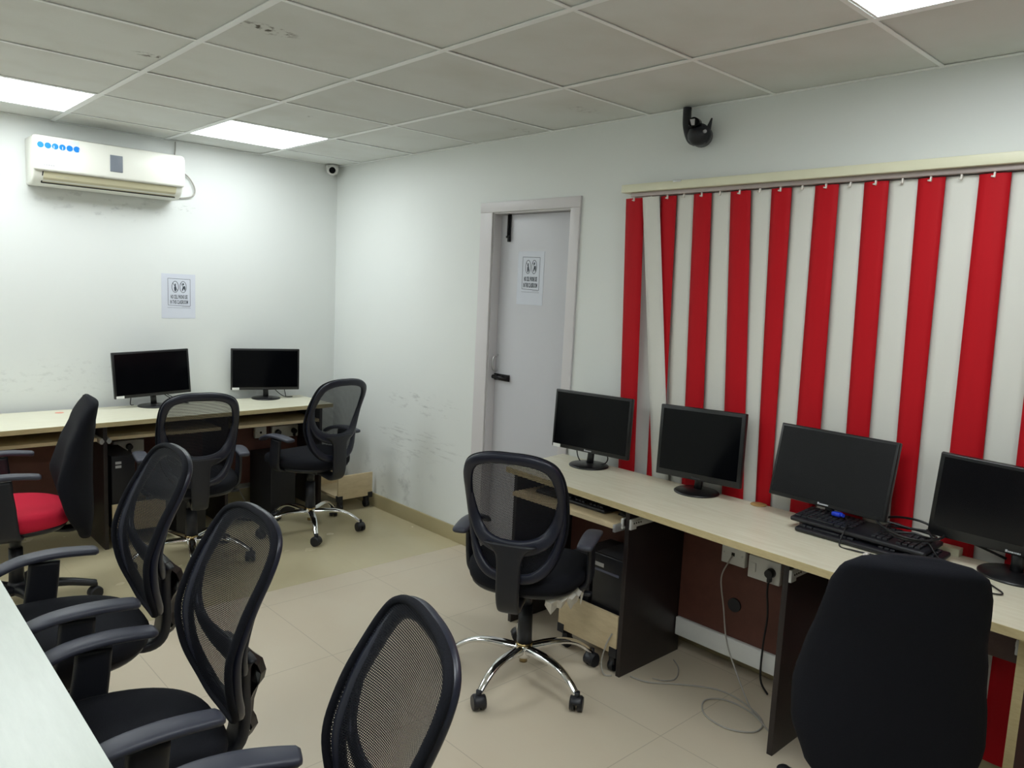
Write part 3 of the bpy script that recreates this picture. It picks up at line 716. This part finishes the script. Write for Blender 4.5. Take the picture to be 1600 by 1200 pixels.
tower('black computer tower with two small labels under the back desk', (-1.565, -.32, .101), -pi/2, h=.41, w=.12, d=.31, deco=2)
tower('black computer tower under the back desk behind the middle mesh chair', (-1.20, -.30, 0), -pi/2, h=.42, d=.36, w=.17)
tower('black computer tower under the back desk behind the corner chair', (-.60, -.28, 0), -pi/2, h=.38, d=.31, w=.17)

# loose cables
def floor_cable(label, pts, r, m): tag(tube('cable', pts, r, m), label, 'cable')
floor_cable('grey data cable hanging from the data socket to the floor', [(-.152, -3.405, .51), (-.165, -3.40, .49), (-.19, -3.385, .42), (-.18, -3.40, .30), (-.20, -3.44, .17), (-.24, -3.53, .06), (-.30, -3.62, .006), (-.33, -3.68, .005)], .003, M_cabgr)
floor_cable('black power cable hanging from the plug behind the dark side panel', [(-.165, -3.572, .46), (-.17, -3.572, .42), (-.165, -3.580, .32), (-.16, -3.57, .2), (-.155, -3.57, .06), (-.145, -3.6, .006)], .004, M_cabbl)
floor_cable('thin grey cable looped on the floor under the right desk', [(-.46, -3.135-.04, .004), (-.44, -3.25, .004), (-.36, -3.33, .004), (-.27, -3.45, .004), (-.27, -3.56, .004), (-.33, -3.68, .004), (-.42, -3.70, .004), (-.48, -3.62, .004), (-.46, -3.52, .004), (-.38, -3.47, .006), (-.31, -3.52, .004), (-.32, -3.64, .006), (-.40, -3.76, .006)], .003, M_cabgr)
floor_cable('short curl of thin cable at the foot of the dark side panel', [(-.20, -3.20, .004), (-.25, -3.26, .004), (-.33, -3.30, .004), (-.38, -3.28, .004), (-.40, -3.24, .004)], .0025, M_cabgr)
floor_cable('white cable curling beside the trolley under the right desk', [(-.505, -3.105, .17), (-.52, -3.09, .12), (-.53, -3.08, .05), (-.535, -3.10, .006), (-.515, -3.125, .004)], .003, M_cabgr)
floor_cable('tangled black cables on the floor under the back desk', [(-.95, -.30, .005), (-.90, -.38, .03), (-.82, -.40, .01), (-.75, -.36, .03), (-.80, -.28, .05), (-.88, -.30, .02), (-.86, -.40, .006), (-.75, -.50, .01), (-.68, -.54, .007)], .006, M_cabbl)
floor_cable('thin pale cable curving across the back panel of the back desk', [(-.97, -.13, .21), (-.88, -.14, .205), (-.80, -.15, .17), (-.76, -.2, .08), (-.75, -.25, .01)], .003, M_cabgr)

# ------------------------------------------------------------------ chairs
OUT = [(0, .475), (.055, .478), (.098, .492), (.134, .525), (.159, .57), (.176, .63), (.185, .70), (.187, .77), (.184, .84), (.174, .892), (.150, .928), (.10, .948), (.045, .955), (0, .955)]
SPX = [(.475, -.228), (.56, -.230), (.66, -.242), (.76, -.262), (.86, -.285), (.955, -.308)]
WRP = [(.485, .03), (.58, .07), (.68, .085), (.78, .065), (.88, .03), (.955, .012)]
def _sm(tab): return [(z0/500, sum(interp(tab, z0/500+k*.008) for k in range(-5, 6))/11) for z0 in range(225, 490, 5)]
SPX = _sm(SPX); WRP = _sm(WRP)
def lerp(tab, z):
    i = max(0, min(len(tab)-2, int((z-tab[0][0])/(tab[1][0]-tab[0][0])))); t = (z-tab[i][0])/(tab[1][0]-tab[0][0])
    return tab[i][1]+(tab[i+1][1]-tab[i][1])*max(0, min(1, t))
def bx(y, z): return lerp(SPX, z)+lerp(WRP, z)*(y/.2)**2
def half_out(n=5):
    P = [(p.x, p.y) for p in cr([(a, b, 0) for a, b in OUT], n)]
    for _ in range(3): P = [P[0]]+[((P[i-1][0]+2*P[i][0]+P[i+1][0])/4, (P[i-1][1]+2*P[i][1]+P[i+1][1])/4) for i in range(1, len(P)-1)]+[P[-1]]
    return P
def star_legs(b, m_chrome=True, rot=0, R=.30):
    for k in range(5):
        a = rot+2*pi*k/5; c, s = math.cos(a), math.sin(a)
        if m_chrome:
            path = [(.02, .115), (.09, .124), (.16, .126), (.215, .115), (.26, .092), (.29, .068), (.30, .058)]
            W = [.040, .044, .040, .034, .030, .028, .026]; Tt = [.040, .030, .022, .020, .020, .022, .024]
        else:
            path = [(.02, .10), (.10, .108), (.20, .098), (.285, .078), (.30, .076), (.31, .074)]
            W = [.055, .05, .042, .038, .038, .036]; Tt = [.05, .045, .036, .032, .030, .024]
        P = [Vector((r*c, r*s, z)) for r, z in path]
        P2 = cr(P, 4); n = len(P2)
        Wl = [W[min(len(W)-1, i//4)]+(W[min(len(W)-1, i//4+1)]-W[min(len(W)-1, i//4)])*(i % 4)/4 for i in range(n)]
        Tl = [Tt[min(len(Tt)-1, i//4)]+(Tt[min(len(Tt)-1, i//4+1)]-Tt[min(len(Tt)-1, i//4)])*(i % 4)/4 for i in range(n)]
        b.sweep(P2, Wl, Tl, (0, 0, 1), n=14, e=2.3)
def caster(parent, x, y, a):
    c, s = math.cos(a), math.sin(a); ax = Vector((-s, c, 0)); p = Vector((x, y, .0275)); b = MB()
    for sg in (-1, 1): b.cyl(p+ax*sg*.006, p+ax*sg*.024, .0272, .0255, n=22)
    # hood
    rings = []
    for q in [-.021, -.016, 0, .016, .021]:
        rr = .031 if abs(q) < .02 else .028
        rings.append([p+ax*q+Vector((c*rr*math.cos(t), s*rr*math.cos(t), rr*math.sin(t)*.98)) for t in [pi*i/10-.25 for i in range(11)]]+[p+ax*q+Vector((0, 0, .006))])
    b.loft(rings); b.cyl(p+Vector((0, 0, .02)), p+Vector((0, 0, .045)), .011, n=12)
    return b.build('caster', M_plastic, parent)
def lower(t, h, rot, chrome):
    b = MB(); star_legs(b, chrome, rot); b.lathe([(0, .085), (.030, .085), (.036, .10), (.036, .128), (.030, .14), (0, .14)], 24)
    tag(b.build('star_base', M_chrome if chrome else M_plastic, t), 'five legged chrome base' if chrome else 'five legged black base')
    for k in range(5):
        a = rot+2*pi*k/5; caster(t, .305*math.cos(a), .305*math.sin(a), a+.9+k*1.3)
    b = MB(); b.cyl((0, 0, .12), (0, 0, .30+h), .031, .027, n=28); b.cyl((0, 0, .30+h), (0, 0, .372+h), .023, n=24); b.build('column_cover', M_plastic, t)
    if chrome: b = MB(); b.cyl((0, 0, .062), (0, 0, .09), .016, n=18); b.cyl((0, 0, .118), (0, 0, .145), .033, n=24); b.build('hub_ring', M_bronze, t)
    else: MB().cyl((0, 0, .30+h), (0, 0, .374+h), .016, n=18).build('gas_lift', M_chrome, t)
    b = MB(); b.box((-.11, -.05, .365+h), (.10, .05, .408+h), .01); b.build('tilt_mechanism', M_plastic, t)
    b = MB(); b.cyl((.03, -.05, .385+h), (.03, -.20, .372+h), .005, n=10); b.box((.015, -.25, .362+h), (.045, -.195, .376+h), .005); b.build('height_lever', M_plastic, t)
def seat(t, h, m, R=.235, sy=1, thick=.075, zb=.412):
    b = MB(); rings = []; n = 48
    prof = [(.90, 0), (.985, .012), (1.0, .03), (.995, .048), (.96, .062), (.86, .072), (.6, .077), (.3, .0785), (.02, .079)]
    for s_, z in prof:
        ring = []
        for i in range(n):
            q = 2*pi*i/n; cc, ss = math.cos(q), math.sin(q)
            x = .02+.235*s_*math.copysign(abs(cc)**.72, cc); y = .235*sy*s_*math.copysign(abs(ss)**.72, ss)
            if x < 0: y *= 1-.12*(min(1, -x/.2))
            dz = -.02*max(0, (x-.12)/.13)**2+.008*(y/.24)**2
            ring.append((x, y, zb+h+z*thick/.079+dz))
        rings.append(ring)
    b.loft(rings); b.build('seat', m, t)
    b = MB(); rings = []
    for s_, z in ((.6, -.016), (.88, -.012), (.93, .0), (.93, .012)):
        rings.append([(.02+.235*s_*math.copysign(abs(math.cos(2*pi*i/n))**.72, math.cos(2*pi*i/n)), .225*sy*s_*math.copysign(abs(math.sin(2*pi*i/n))**.72, math.sin(2*pi*i/n)), zb+h+z) for i in range(n)])
    b.loft(rings); b.build('seat_pan', M_plastic, t)
def arms(t, h, dz=0, dx=0):
    h0 = h; h = h+dz
    for sg in (-1, 1):
        b = MB()
        pts = cr([(.02, sg*.16, .402+h0), (.022, sg*.215, .404+h0), (.024+dx*.2, sg*.238, .425+h0), (.018+dx*.5, sg*.243, .47+h), (.010+dx*.8, sg*.244, .53+h), (.004+dx, sg*.244, .590+h)], 4)
        n = len(pts); W = [.095-.012*i/n for i in range(n)]; Tt = [.022]*n; nr = []
        for i in range(n):
            a = pts[max(0, i-1)]; c_ = pts[min(n-1, i+1)]; nr.append(Vector((1, 0, 0)).cross((c_-a).normalized()))
        b.sweep(pts, W, Tt, nr, n=14, e=4); p = b.build('arm_post', M_plastic, t)
        b = MB()
        pp = cr([(-.140+dx, sg*.242, .600+h), (-.09+dx, sg*.243, .606+h), (-.02+dx, sg*.244, .610+h), (.06+dx, sg*.242, .604+h), (.12+dx, sg*.237, .586+h), (.155+dx, sg*.232, .566+h)], 4)
        n = len(pp); W = [.050+.016*math.sin(pi*min(1, (i+2)/n)) for i in range(n)]; W[0] = .044; W[-1] = .048
        b.sweep(pp, W, [.014]+[.022]*(n-2)+[.012], (0, 0, 1), n=16, e=3.2)
        b.build('arm_pad', M_armtop, p)
def mesh_chair(label, loc, rz, h=0, rot=0, film=0):
    t = thing('mesh_office_chair', label, 'office chair', loc, rz, 'black mesh back office chairs')
    lower(t, h, rot, True); seat(t, h, M_fabric); arms(t, h)
    ho = half_out()
    loop = [(y, z) for y, z in ho]+[(-y, z) for y, z in reversed(ho[1:-1])]
    L = [Vector((bx(y*.93, z*.945+.0390)-.010, y*.925, .0390+z*.945+h)) for y, z in loop]
    N = []
    for (y, z), p in zip(loop, L):
        e = 1e-3; zz = z*.945+.0390; yy = y*.93
        dy = (bx(yy+e, zz)-bx(yy-e, zz))/(2*e); dz = (bx(yy, zz+e)-bx(yy, zz-e))/(2*e); N.append(Vector((1, -dy, -dz)).normalized())
    b = MB(); b.sweep(L, [.028+.012*min(1, max(0, (p.z-h-.78)/.12))+.010*min(1, max(0, (.62-p.z+h)/.1)) for p in L], .024, N, closed=True, n=12, e=2.5)
    # U shaped cross bar
    cbp = cr([(0, -.171, .80), (0, -.158, .71), (0, -.125, .645), (0, -.075, .615), (0, 0, .605), (0, .075, .615), (0, .125, .645), (0, .158, .71), (0, .171, .80)], 5)
    P = [Vector((bx(p.y, p.z)-.010-.008*math.sin(pi*i/(len(cbp)-1)), p.y, p.z+h)) for i, p in enumerate(cbp)]; n = len(P)
    b.sweep(P, [.020+.040*math.sin(pi*i/(n-1))**.8 for i in range(n)], [.014+.010*math.sin(pi*i/(n-1)) for i in range(n)], [Vector((1, 0, 0))]*n, n=12, e=2.5)
    fr_ = b.build('back_frame', M_framepl, t)
    # piping tube round the rim + net
    b = MB(); Lo = [Vector((bx(y, z)+.002, y, z+h)) for y, z in loop]
    b.sweep(Lo, .016, .018, N, closed=True, n=8, e=2); b.build('rim_piping', M_fabric, t)
    b = MB(); rows = 26; cols = 16; vs = []
    import bisect
    zs = [z for y, z in ho]; ys = [y for y, z in ho]
    for r in range(rows+1):
        z = .482+(.953-.482)*(.5-.5*math.cos(pi*r/rows))
        k = max(1, min(len(zs)-1, bisect.bisect(zs, z))); tt = (z-zs[k-1])/max(1e-6, zs[k]-zs[k-1]); wd = ys[k-1]+(ys[k]-ys[k-1])*tt
        for c in range(cols+1):
            y = wd*(-1+2*c/cols); vs.append((bx(y, z)+.003, y, z+h))
    b.add(vs, [(r*(cols+1)+c, r*(cols+1)+c+1, (r+1)*(cols+1)+c+1, (r+1)*(cols+1)+c) for r in range(rows) for c in range(cols)], 0, True)
    b.build('back_net', M_net, t)
    # spine
    sp = cr([(-.262, 0, .622+h), (-.265, 0, .58+h), (-.267, 0, .52+h), (-.268, 0, .45+h), (-.258, 0, .39+h), (-.220, 0, .366+h), (-.15, 0, .375+h), (-.08, 0, .385+h)], 4)
    W = [.20, .175, .145, .118, .102, .096, .092, .090, .088, .088, .088, .088, .086, .086, .084, .082, .08, .08, .08, .078, .076, .074, .07, .07, .07, .07, .07, .07, .07]
    nr = [Vector((1, 0, 0)) if i < 14 else Vector((0, 0, 1)) for i in range(len(sp))]
    nr = []
    for i in range(len(sp)):
        a = sp[max(0, i-1)]; c_ = sp[min(len(sp)-1, i+1)]; nr.append(Vector((0, 1, 0)).cross((c_-a).normalized()))
    b = MB(); b.sweep(sp, W[:len(sp)], .030, nr, n=16, e=4.5); b.build('back_spine', M_plastic, t)
    if film & 1:   # tattered film under the seat
        b = MB(); n = 14; vs = []
        for i in range(n+1):
            a = -2.6+1.5*i/n; vs += [(.02+.20*math.cos(a), .21*math.sin(a), .412+h), (.02+.212*math.cos(a), .225*math.sin(a), .392+h-.012*(i % 2)), (.02+.20*math.cos(a)+.01*(i % 3), .215*math.sin(a), .372+h-.022*((i*7) % 4)/2-.01*(i % 2))]
        b.add(vs, [(3*i+j, 3*i+3+j, 3*i+4+j, 3*i+1+j) for i in range(n) for j in range(2)], 0, False)
        o = b.build('torn_film', M_torn, t); md = o.modifiers.new('s', 'SOLIDIFY'); md.thickness = .0012; tag(o, 'torn pale plastic film')
    if film & 2:   # brown film hanging on the spine
        b = MB(); pts = [(-.276, .625), (-.290, .605), (-.308, .585), (-.318, .560), (-.314, .535), (-.300, .515), (-.290, .49), (-.288, .455), (-.296, .435), (-.302, .42), (-.288, .395)]
        vs = []
        for i, (x, z) in enumerate(pts):
            ww = .050-.002*i; vs += [(x+.016, -ww-.002, z+h), (x-.003, -ww*.7, z+h-.004*(i % 2)), (x-.003, ww*.7, z+h+.004*(i % 3)), (x+.016, ww+.002, z+h)]
        b.add(vs, [(4*i+j, 4*i+j+1, 4*i+j+5, 4*i+j+4) for i in range(len(pts)-1) for j in range(3)], 0, False)
        o = b.build('torn_film', M_torn2, t); md = o.modifiers.new('s', 'SOLIDIFY'); md.thickness = .0015; tag(o, 'torn brownish plastic film')
    return t
def fabric_chair(label, loc, rz, h=0, rot=0, seatm=M_fabric, wide=1.0, arm=True):
    t = thing('upholstered_office_chair', label, 'office chair', loc, rz, 'black high back office chairs')
    lower(t, h, rot, False); seat(t, h, seatm, thick=.085, sy=1 if arm else .70)
    if arm: arms(t, h, .065, .05)
    HW = [(.33, .09), (.36, .14), (.42, .195), (.50, .228), (.58, .230), (.68, .214), (.78, .193), (.87, .182), (.925, .164), (.95, .132), (.965, .055)]
    FX = [(.33, -.24), (.45, -.195), (.60, -.175), (.74, -.195), (.86, -.235), (.965, -.280)]
    TK = [(.33, .05), (.45, .11), (.60, .13), (.75, .11), (.88, .08), (.94, .06), (.965, .02)]
    WR = [(.33, .01), (.5, .04), (.62, .055), (.75, .04), (.9, .02), (.965, .005)]
    b = MB(); rings = []; m = 34; n = 28
    zs = [.33+(.965-.33)*(.5-.5*math.cos(pi*k/m)) for k in range(m+1)]
    for z in zs:
        hw = interp(HW, z)*wide; fx = interp(FX, z); tk = interp(TK, z); wr = interp(WR, z); ring = []
        for i in range(n):
            q = 2*pi*i/n; cc, ss = math.cos(q), math.sin(q)
            y = hw*math.copysign(abs(cc)**.8, cc); x = fx-tk/2+tk/2*math.copysign(abs(ss)**.75, ss)+wr*(y/.2)**2
            ring.append((x, y, z+h))
        rings.append(ring)
    b.loft(rings); b.build('backrest', M_fabric, t)
    b = MB(); sp = cr([(-.27, 0, .46+h), (-.272, 0, .42+h), (-.25, 0, .375+h), (-.20, 0, .360+h), (-.10, 0, .380+h)], 4); nr = []
    for i in range(len(sp)):
        a = sp[max(0, i-1)]; c_ = sp[min(len(sp)-1, i+1)]; nr.append(Vector((0, 1, 0)).cross((c_-a).normalized()))
    b.sweep(sp, .075, .022, nr, n=12, e=4); b.build('back_spine', M_plastic, t)
    return t
R_ = math.radians
# right desk
def rot_for(cx, cy, px, py, rz): return math.atan2(py-cy, px-cx)-rz
c7 = (-.795, -2.900); r7 = R_(30)
mesh_chair('mesh chair with chrome base and torn film, alone at the right desk', (c7[0], c7[1], 0), r7, .0, rot_for(*c7, -1.117, -2.984, r7), film=1)
fabric_chair('nearest high back black chair at the right desk, seen from behind', (-.785, -4.19, 0), R_(34), .005, math.atan2(.25, -.25)-R_(34), arm=False, wide=.95)
# back desk
mesh_chair('mesh chair in the middle at the back desk, back towards the room', (-1.36, -.92, 0), R_(79), -.012, .5)
c3 = (-.603, -.80); r3 = R_(99)
mesh_chair('mesh chair with chrome base at the back desk nearest the room corner', (c3[0], c3[1], 0), r3, .004, rot_for(*c3, -.722, -1.105, r3))
fabric_chair('high back chair with a red seat at the left end of the back desk', (-2.185, -1.10, 0), R_(172), -.01, .62, M_redfab)
# row at the near desk; feet of neighbours turned alike
mesh_chair('farthest of the three mesh chairs along the near desk', (-2.33, -2.60, 0), R_(177), .044, R_(90-177), film=3)
mesh_chair('middle of the three mesh chairs along the near desk', (-2.345, -3.19, 0), R_(177), .002, R_(90-177), film=2)
mesh_chair('nearest of the three mesh chairs along the near desk, net clearly see-through', (-2.378, -3.87, 0), R_(161), .018, R_(90-161), film=2)
